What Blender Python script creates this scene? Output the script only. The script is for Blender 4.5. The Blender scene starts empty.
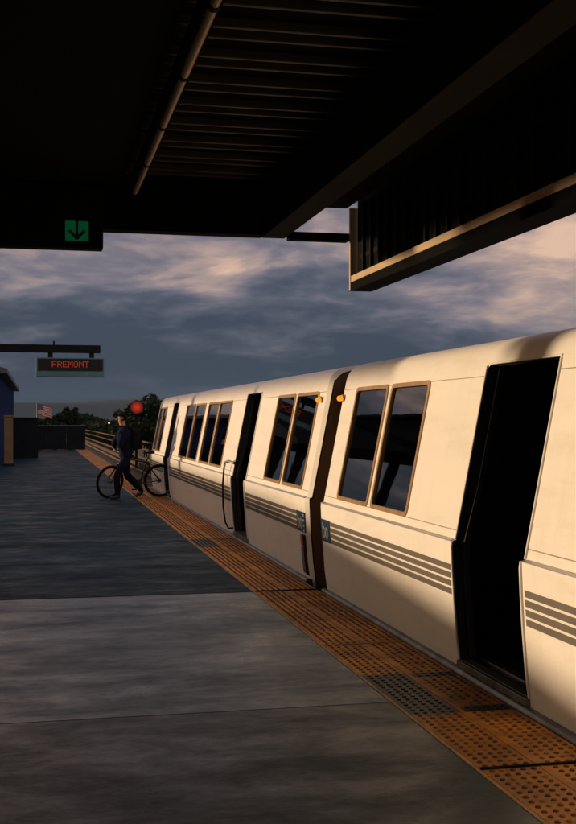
import bpy, bmesh, math, random
from mathutils import Vector, Matrix, noise
R = math.radians
random.seed(7)
sc = bpy.context.scene
col = sc.collection

# ------------------------------------------------------------------ camera
EYE = 1.62
YAW = math.atan(250 / 1130)
cam_d = bpy.data.cameras.new('camera')
cam = bpy.data.objects.new('camera', cam_d)
col.objects.link(cam)
cam.location = (0, 0, EYE)
cam.rotation_euler = (R(90), 0, -YAW)
cam_d.sensor_fit = 'VERTICAL'
cam_d.sensor_height = 36
cam_d.lens = 36 * 1130 / 824
cam_d.shift_y = 8 / 824
cam_d.clip_start = 0.05
cam_d.clip_end = 20000
sc.camera = cam

# ------------------------------------------------------------------ sun and sky
SUN_DX, SUN_DY = 1.0, -0.35                  # horizontal travel of the light
SUN_EL = R(2.5)
h = math.hypot(SUN_DX, SUN_DY)
sun_dir = Vector((SUN_DX / h * math.cos(SUN_EL), SUN_DY / h * math.cos(SUN_EL), -math.sin(SUN_EL)))
sun_d = bpy.data.lights.new('sun', 'SUN')
sun_d.energy = 4.4
sun_d.angle = R(1.8)
sun_d.color = (1.0, 0.71, 0.43)
sun = bpy.data.objects.new('sun', sun_d)
col.objects.link(sun)
sun.location = (-20, 7, 12)
sun.rotation_euler = sun_dir.to_track_quat('-Z', 'Y').to_euler()

world = bpy.data.worlds.new('World')
sc.world = world
world.use_nodes = True
wn, wl = world.node_tree.nodes, world.node_tree.links
wn.clear()
w_out = wn.new('ShaderNodeOutputWorld')
w_bg = wn.new('ShaderNodeBackground')
w_sky = wn.new('ShaderNodeTexSky')
w_sky.sky_type = 'NISHITA'
w_sky.sun_disc = False
w_sky.sun_elevation = SUN_EL
w_sky.sun_rotation = math.atan2(-SUN_DX, -SUN_DY)
w_tc = wn.new('ShaderNodeTexCoord')
w_sep = wn.new('ShaderNodeSeparateXYZ')
wl.new(w_tc.outputs['Generated'], w_sep.inputs[0])
def wmath(op, a, b=None, clamp=False):
    n = wn.new('ShaderNodeMath'); n.operation = op; n.use_clamp = clamp
    for i, v in enumerate((a, b)):
        if v is None: continue
        if isinstance(v, (int, float)): n.inputs[i].default_value = v
        else: wl.new(v, n.inputs[i])
    return n.outputs[0]
elev = wmath('MAXIMUM', w_sep.outputs['Z'], 0.0)
den = wmath('ADD', elev, 0.20)
cxn = wn.new('ShaderNodeCombineXYZ')
wl.new(wmath('DIVIDE', w_sep.outputs['X'], den), cxn.inputs[0])
wl.new(wmath('DIVIDE', w_sep.outputs['Y'], den), cxn.inputs[1])
def wnoise(scale, detail, rough, dist, off):
    mp = wn.new('ShaderNodeMapping'); mp.inputs['Location'].default_value = off
    wl.new(cxn.outputs[0], mp.inputs[0])
    n = wn.new('ShaderNodeTexNoise'); n.inputs['Scale'].default_value = scale
    n.inputs['Detail'].default_value = detail; n.inputs['Roughness'].default_value = rough
    n.inputs['Distortion'].default_value = dist
    wl.new(mp.outputs[0], n.inputs['Vector'])
    return n.outputs['Fac']
def wramp(fac, stops):
    r = wn.new('ShaderNodeValToRGB')
    while len(r.color_ramp.elements) < len(stops): r.color_ramp.elements.new(0.5)
    for e, (p, c) in zip(r.color_ramp.elements, stops):
        e.position = p; e.color = (*c, 1)
    wl.new(fac, r.inputs[0])
    return r.outputs[0]
def wmix(fac, a, b):
    m = wn.new('ShaderNodeMix'); m.data_type = 'RGBA'
    if isinstance(fac, (int, float)): m.inputs[0].default_value = fac
    else: wl.new(fac, m.inputs[0])
    for i, v in ((6, a), (7, b)):
        if isinstance(v, tuple): m.inputs[i].default_value = (*v, 1)
        else: wl.new(v, m.inputs[i])
    return m.outputs[2]
CLOUD_OFF = (6.0, 6.0, 6.0)
big = wnoise(0.95, 4.0, 0.5, 0.4, CLOUD_OFF)
fine = wnoise(3.1, 9.0, 0.59, 0.25, (7.7, 2.1, 3.0))
body = wmath('ADD', wmath('MULTIPLY', big, 0.80), wmath('MULTIPLY', fine, 0.55))
lift = wmath('MULTIPLY', wmath('SUBTRACT', wmath('MINIMUM', elev, 0.150), 0.105), 1.7)   # thinner cloud higher up
body = wmath('SUBTRACT', wmath('ADD', body, lift), 0.165)
cloud = wramp(body, [(0.38, (0.034, 0.052, 0.092)), (0.46, (0.085, 0.098, 0.145)), (0.54, (0.205, 0.185, 0.230)),
                     (0.62, (0.46, 0.335, 0.305)), (0.70, (0.80, 0.53, 0.39))])
low = wmath('SUBTRACT', 1.0, wmath('DIVIDE', elev, 0.080), True)        # the grey-blue bank lying on the horizon
cloud = wmix(wmath('MULTIPLY', low, 0.96), cloud, (0.018, 0.035, 0.064))
# Nishita shows faintly between the clouds
bgs = wn.new('ShaderNodeVectorMath'); bgs.operation = 'SCALE'; bgs.inputs['Scale'].default_value = 0.15
wl.new(w_sky.outputs[0], bgs.inputs[0])
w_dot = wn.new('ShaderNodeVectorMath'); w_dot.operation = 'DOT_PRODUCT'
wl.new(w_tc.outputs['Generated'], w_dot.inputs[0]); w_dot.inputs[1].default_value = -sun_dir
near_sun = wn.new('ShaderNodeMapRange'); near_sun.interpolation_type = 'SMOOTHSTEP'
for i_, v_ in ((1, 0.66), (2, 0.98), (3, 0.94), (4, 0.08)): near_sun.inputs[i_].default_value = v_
wl.new(w_dot.outputs['Value'], near_sun.inputs[0])                    # cloud thinned round the unseen sun for warm fill on the cars
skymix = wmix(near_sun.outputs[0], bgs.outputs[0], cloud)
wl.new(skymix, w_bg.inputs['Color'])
w_bg.inputs['Strength'].default_value = 1.0
wl.new(w_bg.outputs[0], w_out.inputs[0])

vs = sc.view_settings
vs.view_transform = 'Standard'; vs.look = 'None'; vs.exposure = 0.0; vs.gamma = 1.0
vs.use_curve_mapping = False
sc.render.engine = 'CYCLES'
sc.cycles.max_bounces = 8
sc.cycles.transparent_max_bounces = 12

# ------------------------------------------------------------------ helpers
def tag(o, label=None, cat=None, group=None, kind=None):
    if label: o['label'] = label
    if cat: o['category'] = cat
    if group: o['group'] = group
    if kind: o['kind'] = kind
    return o
def empty(name, loc=(0, 0, 0), rz=0.0):
    o = bpy.data.objects.new(name, None); col.objects.link(o)
    o.empty_display_size = 0.2
    o.location = loc; o.rotation_euler = (0, 0, rz)
    return o
class MB:
    def __init__(s): s.v = []; s.f = []; s.m = []; s.mi = 0
    def add(s, vs_, fs_):
        n = len(s.v); s.v += [tuple(v) for v in vs_]
        s.f += [tuple(i + n for i in f) for f in fs_]; s.m += [s.mi] * len(fs_)
        return s
    def box(s, x0, x1, y0, y1, z0, z1):
        return s.add([(x0,y0,z0),(x1,y0,z0),(x1,y1,z0),(x0,y1,z0),(x0,y0,z1),(x1,y0,z1),(x1,y1,z1),(x0,y1,z1)],
                     [(3,2,1,0),(4,5,6,7),(0,1,5,4),(1,2,6,5),(2,3,7,6),(3,0,4,7)])
    def cbox(s, x0, x1, y0, y1, z0, z1, b=0.01):     # box with chamfered long edges (all 12 edges)
        bm = bmesh.new(); bmesh.ops.create_cube(bm, size=1)
        for v in bm.verts:
            v.co = Vector(((x0+x1)/2 + v.co.x*(x1-x0), (y0+y1)/2 + v.co.y*(y1-y0), (z0+z1)/2 + v.co.z*(z1-z0)))
        bmesh.ops.bevel(bm, geom=bm.edges[:], offset=b, segments=2, affect='EDGES', profile=0.6)
        bm.verts.index_update()
        s.add([v.co for v in bm.verts], [[v.index for v in f.verts] for f in bm.faces]); bm.free()
        return s
    def tube(s, pts, r, n=8, closed=False, caps=True):
        pts = [Vector(p) for p in pts]; m = len(pts)
        rr = r if isinstance(r, (list, tuple)) else [r] * m
        rings = []; up = None
        for i, p in enumerate(pts):
            a = pts[(i - 1) % m] if (closed or i > 0) else p
            b = pts[(i + 1) % m] if (closed or i < m - 1) else p
            t = (b - a).normalized()
            if up is None:
                up = Vector((0, 0, 1)) if abs(t.z) < 0.9 else Vector((1, 0, 0))
            x = t.cross(up)
            if x.length < 1e-5: x = t.cross(Vector((0.3, 1, 0.2)))
            x.normalize(); y = x.cross(t).normalized(); up = y
            rings.append([p + (x * math.cos(2*math.pi*k/n) + y * math.sin(2*math.pi*k/n)) * rr[i] for k in range(n)])
        vv = [v for ring in rings for v in ring]; ff = []
        for i in range(m if closed else m - 1):
            j = (i + 1) % m
            for k in range(n):
                ff.append((i*n + k, i*n + (k+1) % n, j*n + (k+1) % n, j*n + k))
        if caps and not closed:
            ff.append(tuple(range(n - 1, -1, -1))); ff.append(tuple((m-1)*n + k for k in range(n)))
        return s.add(vv, ff)
    def prism(s, poly, axis, a, b):                  # poly 2D, extruded on axis between a and b
        n = len(poly)
        def P(u, v, w):
            return {'x': (w, u, v), 'y': (u, w, v), 'z': (u, v, w)}[axis]
        vv = [P(u, v, a) for u, v in poly] + [P(u, v, b) for u, v in poly]
        ff = [tuple(range(n - 1, -1, -1)), tuple(range(n, 2 * n))]
        ff += [(k, (k+1) % n, n + (k+1) % n, n + k) for k in range(n)]
        return s.add(vv, ff)
    def mesh(s, name, mats, smooth=None):
        me = bpy.data.meshes.new(name); me.from_pydata(s.v, [], s.f)
        for m_ in (mats if isinstance(mats, (list, tuple)) else [mats]): me.materials.append(m_)
        if len(set(s.m)) > 1: me.polygons.foreach_set('material_index', s.m)
        bm = bmesh.new(); bm.from_mesh(me); bmesh.ops.recalc_face_normals(bm, faces=bm.faces[:]); bm.to_mesh(me); bm.free()
        if smooth is not None:
            me.shade_smooth(); me.set_sharp_from_angle(angle=R(smooth))
        me.update()
        return me
    def build(s, name, mats, parent=None, smooth=None):
        return link(name, s.mesh(name, mats, smooth), parent)
def link(name, me, parent=None):
    o = bpy.data.objects.new(name, me); col.objects.link(o)
    if parent is not None: o.parent = parent
    return o

# ------------------------------------------------------------------ materials
def mat(name, base, rough=0.6, metal=0.0, var=0.0, scale=4.0, stretch=(1, 1, 1), bump=0.0, bscale=60.0, coat=0.0,
        base2=None, rough2=None, spec=0.5, ior=1.5, dirt=None, dscale=1.5, dlo=0.5, dhi=0.75, coords='Object'):
    m = bpy.data.materials.new(name); m.use_nodes = True
    nt = m.node_tree; N, L = nt.nodes, nt.links
    b = N['Principled BSDF']
    b.inputs['Roughness'].default_value = rough; b.inputs['Metallic'].default_value = metal
    b.inputs['Specular IOR Level'].default_value = spec; b.inputs['IOR'].default_value = ior
    b.inputs['Coat Weight'].default_value = coat; b.inputs['Coat Roughness'].default_value = 0.12
    tc = N.new('ShaderNodeTexCoord'); mp = N.new('ShaderNodeMapping'); mp.inputs['Scale'].default_value = stretch
    if coords == 'World':
        ge = N.new('ShaderNodeNewGeometry'); L.new(ge.outputs['Position'], mp.inputs[0])
    else:
        L.new(tc.outputs[coords], mp.inputs[0])
    def noise_(sc_, det=6, ro=0.6):
        n = N.new('ShaderNodeTexNoise'); n.inputs['Scale'].default_value = sc_
        n.inputs['Detail'].default_value = det; n.inputs['Roughness'].default_value = ro
        L.new(mp.outputs[0], n.inputs['Vector']); return n.outputs['Fac']
    def ramp(f, a, c, lo, hi):
        r = N.new('ShaderNodeValToRGB'); r.color_ramp.elements[0].position = lo; r.color_ramp.elements[1].position = hi
        r.color_ramp.elements[0].color = (*a, 1); r.color_ramp.elements[1].color = (*c, 1)
        L.new(f, r.inputs[0]); return r.outputs[0]
    if base2 is None:
        base2 = tuple(min(1, c * (1 + var)) for c in base); b1 = tuple(c * (1 - var) for c in base)
    else: b1 = base
    nf = noise_(scale)
    c = ramp(nf, b1, base2, 0.32, 0.68)
    if dirt:
        df = noise_(dscale, 8, 0.7)
        f = ramp(df, (0, 0, 0), (1, 1, 1), dlo, dhi)
        mx = N.new('ShaderNodeMix'); mx.data_type = 'RGBA'
        L.new(f, mx.inputs[0]); L.new(c, mx.inputs[6]); mx.inputs[7].default_value = (*dirt, 1); c = mx.outputs[2]
    L.new(c, b.inputs['Base Color'])
    if rough2 is not None:
        rf = ramp(noise_(scale * 0.7 + 0.31), (rough,) * 3, (rough2,) * 3, 0.35, 0.65); L.new(rf, b.inputs['Roughness'])
    if bump:
        bn = N.new('ShaderNodeBump'); bn.inputs['Strength'].default_value = bump; bn.inputs['Distance'].default_value = 0.01
        L.new(noise_(bscale, 5, 0.65), bn.inputs['Height']); L.new(bn.outputs[0], b.inputs['Normal'])
    return m
def emit(name, color, strength, base=(0.02, 0.02, 0.02)):
    m = mat(name, base, 0.4); b = m.node_tree.nodes['Principled BSDF']
    b.inputs['Emission Color'].default_value = (*color, 1); b.inputs['Emission Strength'].default_value = strength
    return m
M = {}
def concrete(name, dark, pale, r_lo, r_hi, spec):
    m = bpy.data.materials.new(name); m.use_nodes = True
    N, L = m.node_tree.nodes, m.node_tree.links; b = N['Principled BSDF']; b.inputs['Specular IOR Level'].default_value = spec
    ge = N.new('ShaderNodeNewGeometry')
    def nz(scale, st, det, ro, dist=0.0, off=(0, 0, 0)):
        mp = N.new('ShaderNodeMapping'); mp.inputs['Scale'].default_value = st; mp.inputs['Location'].default_value = off
        L.new(ge.outputs['Position'], mp.inputs[0])
        n = N.new('ShaderNodeTexNoise'); n.inputs['Scale'].default_value = scale; n.inputs['Detail'].default_value = det
        n.inputs['Roughness'].default_value = ro; n.inputs['Distortion'].default_value = dist
        L.new(mp.outputs[0], n.inputs['Vector']); return n.outputs['Fac']
    def rmp(f, lo, hi, a=0.0, c=1.0):
        r = N.new('ShaderNodeMapRange'); r.inputs[1].default_value = lo; r.inputs[2].default_value = hi
        r.inputs[3].default_value = a; r.inputs[4].default_value = c; L.new(f, r.inputs[0]); return r.outputs[0]
    def mth(op, a, c):
        n = N.new('ShaderNodeMath'); n.operation = op
        for k, v in enumerate((a, c)):
            if isinstance(v, float): n.inputs[k].default_value = v
            else: L.new(v, n.inputs[k])
        return n.outputs[0]
    blotch = rmp(nz(0.7, (0.7, 0.8, 1), 7, 0.66, 0.15), 0.36, 0.64)
    wipe = rmp(nz(2.0, (0.5, 0.95, 1), 10, 0.76, 0.2, (3, 1, 0)), 0.36, 0.64)           # mop and foot-traffic streaks
    speck = rmp(nz(18, (0.7, 1, 1), 6, 0.75), 0.38, 0.62)
    f = mth('ADD', mth('ADD', mth('MULTIPLY', blotch, 0.42), mth('MULTIPLY', wipe, 0.40)), mth('MULTIPLY', speck, 0.18))
    mx = N.new('ShaderNodeMix'); mx.data_type = 'RGBA'; L.new(f, mx.inputs[0])
    mx.inputs[6].default_value = (*dark, 1); mx.inputs[7].default_value = (*pale, 1)
    stain = rmp(nz(0.9, (0.6, 0.9, 1), 9, 0.72, 0.25, (9, 4, 0)), 0.53, 0.66, 0.0, 0.6)
    m2 = N.new('ShaderNodeMix'); m2.data_type = 'RGBA'; L.new(stain, m2.inputs[0]); L.new(mx.outputs[2], m2.inputs[6])
    m2.inputs[7].default_value = (*(c*0.55 for c in dark), 1)
    vo = N.new('ShaderNodeTexVoronoi'); vo.inputs['Scale'].default_value = 2.3; L.new(ge.outputs['Position'], vo.inputs['Vector'])
    gum = rmp(vo.outputs['Distance'], 0.035, 0.055, 0.8, 0.0)                            # trodden gum
    m3 = N.new('ShaderNodeMix'); m3.data_type = 'RGBA'; L.new(gum, m3.inputs[0]); L.new(m2.outputs[2], m3.inputs[6])
    m3.inputs[7].default_value = (*(c*0.35 for c in dark), 1)
    L.new(m3.outputs[2], b.inputs['Base Color'])
    L.new(rmp(wipe, 0.0, 1.0, r_hi, r_lo), b.inputs['Roughness'])
    bn = N.new('ShaderNodeBump'); bn.inputs['Strength'].default_value = 0.25; bn.inputs['Distance'].default_value = 0.006
    L.new(nz(45, (1, 1, 1), 6, 0.7), bn.inputs['Height']); L.new(bn.outputs[0], b.inputs['Normal'])
    return m
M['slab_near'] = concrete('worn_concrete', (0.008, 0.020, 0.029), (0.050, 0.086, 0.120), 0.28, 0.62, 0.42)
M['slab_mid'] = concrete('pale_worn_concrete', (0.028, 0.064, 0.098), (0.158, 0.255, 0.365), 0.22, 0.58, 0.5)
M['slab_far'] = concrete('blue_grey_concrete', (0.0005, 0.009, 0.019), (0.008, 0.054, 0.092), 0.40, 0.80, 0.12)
M['platform'] = mat('platform_concrete', (0.02, 0.02, 0.02), 0.9, var=0.3)
M['tile'] = mat('yellow_tactile', (0.40, 0.145, 0.014), 0.62, scale=2.2, base2=(0.76, 0.31, 0.034), dirt=(0.13, 0.06, 0.02), dscale=3.5, dlo=0.46, dhi=0.72, coords='World')
M['dome'] = mat('tactile_dome_dark', (0.15, 0.058, 0.014), 0.7, var=0.35, scale=9, coords='World')  # darker tone than the tile, used on most domes
M['dome_worn'] = mat('tactile_dome_worn', (0.33, 0.125, 0.016), 0.65, var=0.3, scale=9, coords='World')
M['tile_black'] = mat('black_tactile', (0.022, 0.024, 0.026), 0.5, var=0.4, scale=6, dirt=(0.10, 0.065, 0.03), dscale=9, dlo=0.52, dhi=0.7, coords='World')
M['dome_black'] = mat('black_dome', (0.008, 0.009, 0.010), 0.5, var=0.3, coords='World')
def vary(m, lo, hi):
    N, L = m.node_tree.nodes, m.node_tree.links; b = N['Principled BSDF']; src = b.inputs['Base Color'].links[0].from_socket
    oi = N.new('ShaderNodeObjectInfo'); mr = N.new('ShaderNodeMapRange'); mr.inputs[3].default_value = lo; mr.inputs[4].default_value = hi
    L.new(oi.outputs['Random'], mr.inputs[0]); v = N.new('ShaderNodeVectorMath'); v.operation = 'SCALE'
    L.new(src, v.inputs[0]); L.new(mr.outputs[0], v.inputs['Scale']); L.new(v.outputs[0], b.inputs['Base Color'])
vary(M['tile'], 0.82, 1.22); vary(M['dome'], 0.6, 1.2); vary(M['tile_black'], 0.7, 1.3)
M['edging'] = mat('strip_edging', (0.42, 0.26, 0.12), 0.6, var=0.3, scale=5)
M['paint'] = mat('white_car_paint', (0.80, 0.775, 0.735), 0.50, var=0.025, scale=1.2, stretch=(1, 0.5, 3), coat=0.0, bump=0.01, bscale=6, spec=0.3, dirt=(0.66, 0.62, 0.56), dscale=2.2, dlo=0.50, dhi=0.85)
def streaks(m, col_, amount):
    N, L = m.node_tree.nodes, m.node_tree.links; b = N['Principled BSDF']; src = b.inputs['Base Color'].links[0].from_socket
    ge = N.new('ShaderNodeNewGeometry'); mp = N.new('ShaderNodeMapping'); mp.inputs['Scale'].default_value = (0.1, 9, 0.55); L.new(ge.outputs['Position'], mp.inputs[0])
    n = N.new('ShaderNodeTexNoise'); n.inputs['Scale'].default_value = 1.4; n.inputs['Detail'].default_value = 7; n.inputs['Roughness'].default_value = 0.7
    L.new(mp.outputs[0], n.inputs['Vector'])
    r = N.new('ShaderNodeMapRange'); r.inputs[1].default_value = 0.50; r.inputs[2].default_value = 0.78; r.inputs[4].default_value = amount; L.new(n.outputs['Fac'], r.inputs[0])
    mx = N.new('ShaderNodeMix'); mx.data_type = 'RGBA'; L.new(r.outputs[0], mx.inputs[0]); L.new(src, mx.inputs[6]); mx.inputs[7].default_value = (*col_, 1)
    L.new(mx.outputs[2], b.inputs['Base Color'])
streaks(M['paint'], (0.56, 0.51, 0.45), 0.22)
M['interior'] = mat('car_interior', (0.03, 0.028, 0.026), 0.7, var=0.2)
M['stripe'] = mat('slate_blue_stripe', (0.145, 0.128, 0.112), 0.4, var=0.12, scale=3)
M['logo'] = mat('logo_blue', (0.012, 0.045, 0.095), 0.35, var=0.15, scale=8)
M['logo_white'] = mat('logo_white', (0.32, 0.35, 0.37), 0.4)
M['seam'] = mat('panel_seam', (0.30, 0.25, 0.20), 0.6, var=0.2)
M['belt'] = mat('belt_moulding', (0.55, 0.55, 0.58), 0.3, metal=0.6, var=0.1)
M['bronze'] = mat('bronze_window_frame', (0.40, 0.25, 0.12), 0.38, metal=0.35, var=0.2, scale=6)
M['sill'] = mat('sill_metal', (0.20, 0.20, 0.19), 0.42, metal=0.6, var=0.3, scale=5, dirt=(0.06, 0.05, 0.045), dscale=4, dlo=0.45, dhi=0.7)
M['rubber'] = mat('black_rubber', (0.008, 0.008, 0.008), 0.8, var=0.3, spec=0.1)
M['brown_rubber'] = mat('brown_diaphragm', (0.17, 0.105, 0.055), 0.8, var=0.25, scale=3, stretch=(1, 1, 0.5))
M['amber'] = emit('amber_lens', (1.0, 0.33, 0.03), 0.8, (0.8, 0.3, 0.03))
M['red'] = mat('red_reflector', (0.55, 0.07, 0.025), 0.4, var=0.2)
M['grey_panel'] = mat('grey_step_panel', (0.16, 0.15, 0.14), 0.5, metal=0.3, var=0.25, scale=6)
M['steel'] = mat('steel_pole', (0.45, 0.43, 0.40), 0.3, metal=0.9, var=0.1)
M['canopy'] = mat('dark_canopy_paint', (0.004, 0.004, 0.004), 0.9, spec=0.08, var=0.3, scale=2)
M['rib'] = mat('lit_rib_edge', (0.024, 0.017, 0.010), 0.5, var=0.3, scale=3)
M['beam'] = mat('brown_painted_steel', (0.015, 0.0115, 0.008), 0.85, spec=0.1, var=0.25, scale=2, bump=0.05, bscale=30)
M['panel_rail'] = mat('buff_steel_rail', (0.50, 0.37, 0.23), 0.7, var=0.12, scale=4)
M['tube'] = mat('lamp_diffuser', (0.42, 0.26, 0.12), 0.35, var=0.12, scale=3, stretch=(4, 0.4, 4))
M['sign_box'] = mat('black_sign_box', (0.005, 0.005, 0.005), 0.7, spec=0.1, var=0.3)
M['green'] = emit('green_sign_light', (0.0, 0.28, 0.085), 0.12, (0.0, 0.08, 0.03))
M['sign_black'] = mat('sign_black', (0.004, 0.004, 0.004), 0.5)
M['teal'] = mat('teal_sign_housing', (0.10, 0.23, 0.29), 0.5, var=0.15, scale=5)
M['led'] = emit('red_led', (1.0, 0.09, 0.02), 0.30)
M['dark_steel'] = mat('dark_steel', (0.010, 0.012, 0.014), 0.7, spec=0.15, var=0.3)
M['blue_wall'] = mat('blue_panel', (0.003, 0.020, 0.12), 0.8, spec=0.1, var=0.15, scale=2)
M['roof_metal'] = mat('grey_roof_metal', (0.12, 0.13, 0.14), 0.5, metal=0.3, var=0.2)
M['tan'] = mat('tan_column_paint', (0.24, 0.16, 0.085), 0.6, var=0.2, scale=3)
M['grey_wall'] = mat('dark_grey_wall', (0.016, 0.021, 0.026), 0.85, spec=0.15, var=0.3, scale=2)
M['coping'] = mat('sunlit_coping', (0.30, 0.19, 0.10), 0.7, var=0.2)  # orange of low sun on the wall top is put into this colour
M['ballast'] = mat('ballast', (0.05, 0.045, 0.04), 0.95, var=0.5, scale=14, bump=0.6, bscale=20)
M['rail_steel'] = mat('rail_steel', (0.28, 0.20, 0.14), 0.35, metal=0.7, var=0.2)
M['tie'] = mat('concrete_tie', (0.14, 0.12, 0.10), 0.8, var=0.2)
M['guide_rail'] = mat('weathered_guard_rail', (0.09, 0.055, 0.03), 0.8, var=0.3, scale=2, spec=0.2)
M['ground'] = mat('dry_ground', (0.05, 0.05, 0.035), 0.95, scale=0.02, base2=(0.09, 0.08, 0.05), coords='World')
M['hill'] = mat('hill_cover', (0.010, 0.017, 0.020), 0.95, scale=0.006, base2=(0.028, 0.036, 0.036), coords='World')
M['bark'] = mat('bark', (0.05, 0.038, 0.028), 0.9, var=0.3)
def leafmat(name, c1, c2):
    return mat(name, c1, 0.75, base2=c2, scale=1.3, spec=0.1)
M['leaf_dark'] = leafmat('dark_leaf', (0.014, 0.022, 0.012), (0.035, 0.05, 0.022))
M['leaf_mid'] = leafmat('mid_leaf', (0.028, 0.04, 0.018), (0.06, 0.07, 0.03))

def glass_mat():
    m = bpy.data.materials.new('tinted_glass'); m.use_nodes = True
    N, L = m.node_tree.nodes, m.node_tree.links; N.clear()
    o = N.new('ShaderNodeOutputMaterial'); mx = N.new('ShaderNodeMixShader')
    t = N.new('ShaderNodeBsdfTransparent'); t.inputs[0].default_value = (0.22, 0.22, 0.22, 1)
    g = N.new('ShaderNodeBsdfGlossy'); g.inputs['Roughness'].default_value = 0.015; g.inputs[0].default_value = (0.95, 0.93, 0.9, 1)
    f = N.new('ShaderNodeFresnel'); f.inputs[0].default_value = 2.3
    tc = N.new('ShaderNodeTexCoord'); nz = N.new('ShaderNodeTexNoise'); nz.inputs['Scale'].default_value = 1.6
    bp = N.new('ShaderNodeBump'); bp.inputs['Strength'].default_value = 0.02; bp.inputs['Distance'].default_value = 0.05
    L.new(tc.outputs['Object'], nz.inputs['Vector']); L.new(nz.outputs['Fac'], bp.inputs['Height']); L.new(bp.outputs[0], g.inputs['Normal'])
    L.new(f.outputs[0], mx.inputs[0]); L.new(t.outputs[0], mx.inputs[1]); L.new(g.outputs[0], mx.inputs[2]); L.new(mx.outputs[0], o.inputs[0])
    return m
M['glass'] = glass_mat()

# ------------------------------------------------------------------ the ground, hills
PX0, PX1 = -7.0, 2.61                      # platform sides
GZ = -6.0
def grid_sheet(name, x0, x1, y0, y1, nx, ny, zf, m):
    vs_ = []; fs_ = []
    for j in range(ny + 1):
        for i in range(nx + 1):
            x = x0 + (x1-x0)*i/nx; y = y0 + (y1-y0)*j/ny
            vs_.append((x, y, zf(x, y)))
    for j in range(ny):
        for i in range(nx):
            a = j*(nx+1)+i; fs_.append((a, a+1, a+nx+2, a+nx+1))
    b = MB().add(vs_, fs_)
    return b.build(name, m, smooth=60)
g = grid_sheet('ground', -4500, 4500, -1500, 4500, 60, 40, lambda x, y: GZ, M['ground'])
tag(g, kind='structure')
def hill_z(x, y):
    t = max(0.0, min(1.0, (y - 1900) / 900.0)); t = t*t*(3-2*t)
    ridge = 62 + 26*noise.noise(Vector((x/700, y/900, 0.3))) + 15*noise.noise(Vector((x/230, y/260, 1.7))) + 5*noise.noise(Vector((x/70, y/80, 4)))
    return GZ - 1 + t*max(ridge, 12)*(0.85 + 0.25*math.sin(x/1300.0))
hl = grid_sheet('hills', -3500, 3500, 1850, 3800, 190, 40, hill_z, M['hill'])
tag(hl, kind='structure')

# ------------------------------------------------------------------ platform with slabs and tactile tiles
pl = MB().box(PX0, PX1, -8, 63.2, -1.15, -0.022).build('platform', M['platform'])
tag(pl, kind='structure')
edges = [6.21 + 4.27*k for k in range(-3, 14)]
for a, b_ in zip(edges, edges[1:]):
    g0 = 0.02 if abs(a - 10.48) < 0.02 else 0.006
    g1 = 0.02 if abs(b_ - 10.48) < 0.02 else 0.006
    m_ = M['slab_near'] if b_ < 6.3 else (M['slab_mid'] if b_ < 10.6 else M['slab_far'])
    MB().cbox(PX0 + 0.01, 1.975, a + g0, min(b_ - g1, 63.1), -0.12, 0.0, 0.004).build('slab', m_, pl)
MB().cbox(1.979, 2.000, -4, 63.1, -0.1, 0.002, 0.003).build('edging_strip', M['edging'], pl)
tile_cache = {}
def tile_mesh(w, ln, black, domes):
    key = (round(w, 3), round(ln, 3), black, domes)
    if key not in tile_cache:
        b = MB(); b.box(0, w, 0, ln, -0.018, 0.0)
        if domes:
            nx = max(1, round((w - 0.03)/0.0495)); ny = max(1, round(ln/0.0617))
            rt = random.Random(int(w*1e4) + int(ln*1e3))
            for i in range(nx):
                for j in range(ny):
                    b.mi = 1 if rt.random() < 0.68 else 2
                    cx, cy = 0.012 + (i+0.5)*(w-0.024)/nx, (j+0.5)*ln/ny
                    vv = [(cx + 0.0150*math.cos(k*math.pi/4), cy + 0.0150*math.sin(k*math.pi/4), -0.0004) for k in range(8)]
                    vv += [(cx + 0.0105*math.cos(k*math.pi/4), cy + 0.0105*math.sin(k*math.pi/4), 0.0065) for k in range(8)]
                    b.add(vv, [(k, (k+1) % 8, 8+(k+1) % 8, 8+k) for k in range(8)] + [tuple(range(8, 16))])
        tile_cache[key] = b.mesh('tactile_tile', [M['tile_black'], M['dome_black'], M['dome_black']] if black else [M['tile'], M['dome'], M['dome_worn']])
    return tile_cache[key]
def tile(x, w, y0, y1, black=False):
    o = link('tactile_tile', tile_mesh(w - 0.004, y1 - y0 - 0.003, black, y0 < 34), pl)
    o.location = (x + 0.002, y0 + 0.0015, 0.0 + random.uniform(-0.0008, 0.0008))
for y_, x0_, w_ in ((10.48, PX0 + 0.02, 0.022), (4.92, 2.0, 0.009)):
    MB().box(x0_, 1.978, y_ - w_, y_ + w_, -0.02, 0.0006).build('expansion_joint', M['rubber'], pl) if x0_ < 1.9 else None
    MB().box(2.002, 2.609, y_ - w_, y_ + w_, 0.002, 0.0085).build('expansion_joint', M['rubber'], pl)
PER = 2.96
for p in range(-2, 20):
    s0 = 4.92 + PER*p
    yb = [s0 + 0.012 + (PER - 0.024)*k/6 for k in range(7)]
    blk = {0: (2, 4), 3: (1, 3), 6: (3, 5)}.get(p)
    for k in range(6):
        if yb[k+1] > 63: continue
        black = bool(blk) and blk[0] <= k < blk[1]
        tile(2.002, 0.285, yb[k], yb[k+1], black)
        if not black:
            tile(2.318, 0.290, yb[k], yb[k+1])
        elif k == blk[0]:
            tile(2.318, 0.290, yb[k], yb[k] + 0.12, True); tile(2.318, 0.290, yb[k] + 0.12, yb[k+1])
        else:
            tile(2.318, 0.290, yb[k], yb[k+1] - 0.12); tile(2.318, 0.290, yb[k+1] - 0.12, yb[k+1], True)
    if s0 > -2:
        o = MB().box(2.288, 2.317, s0 + 0.012, min(s0 + PER - 0.012, 63), -0.018, 0.0015).build('centre_strip', M['edging'] if False else M['tile'], pl)

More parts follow.
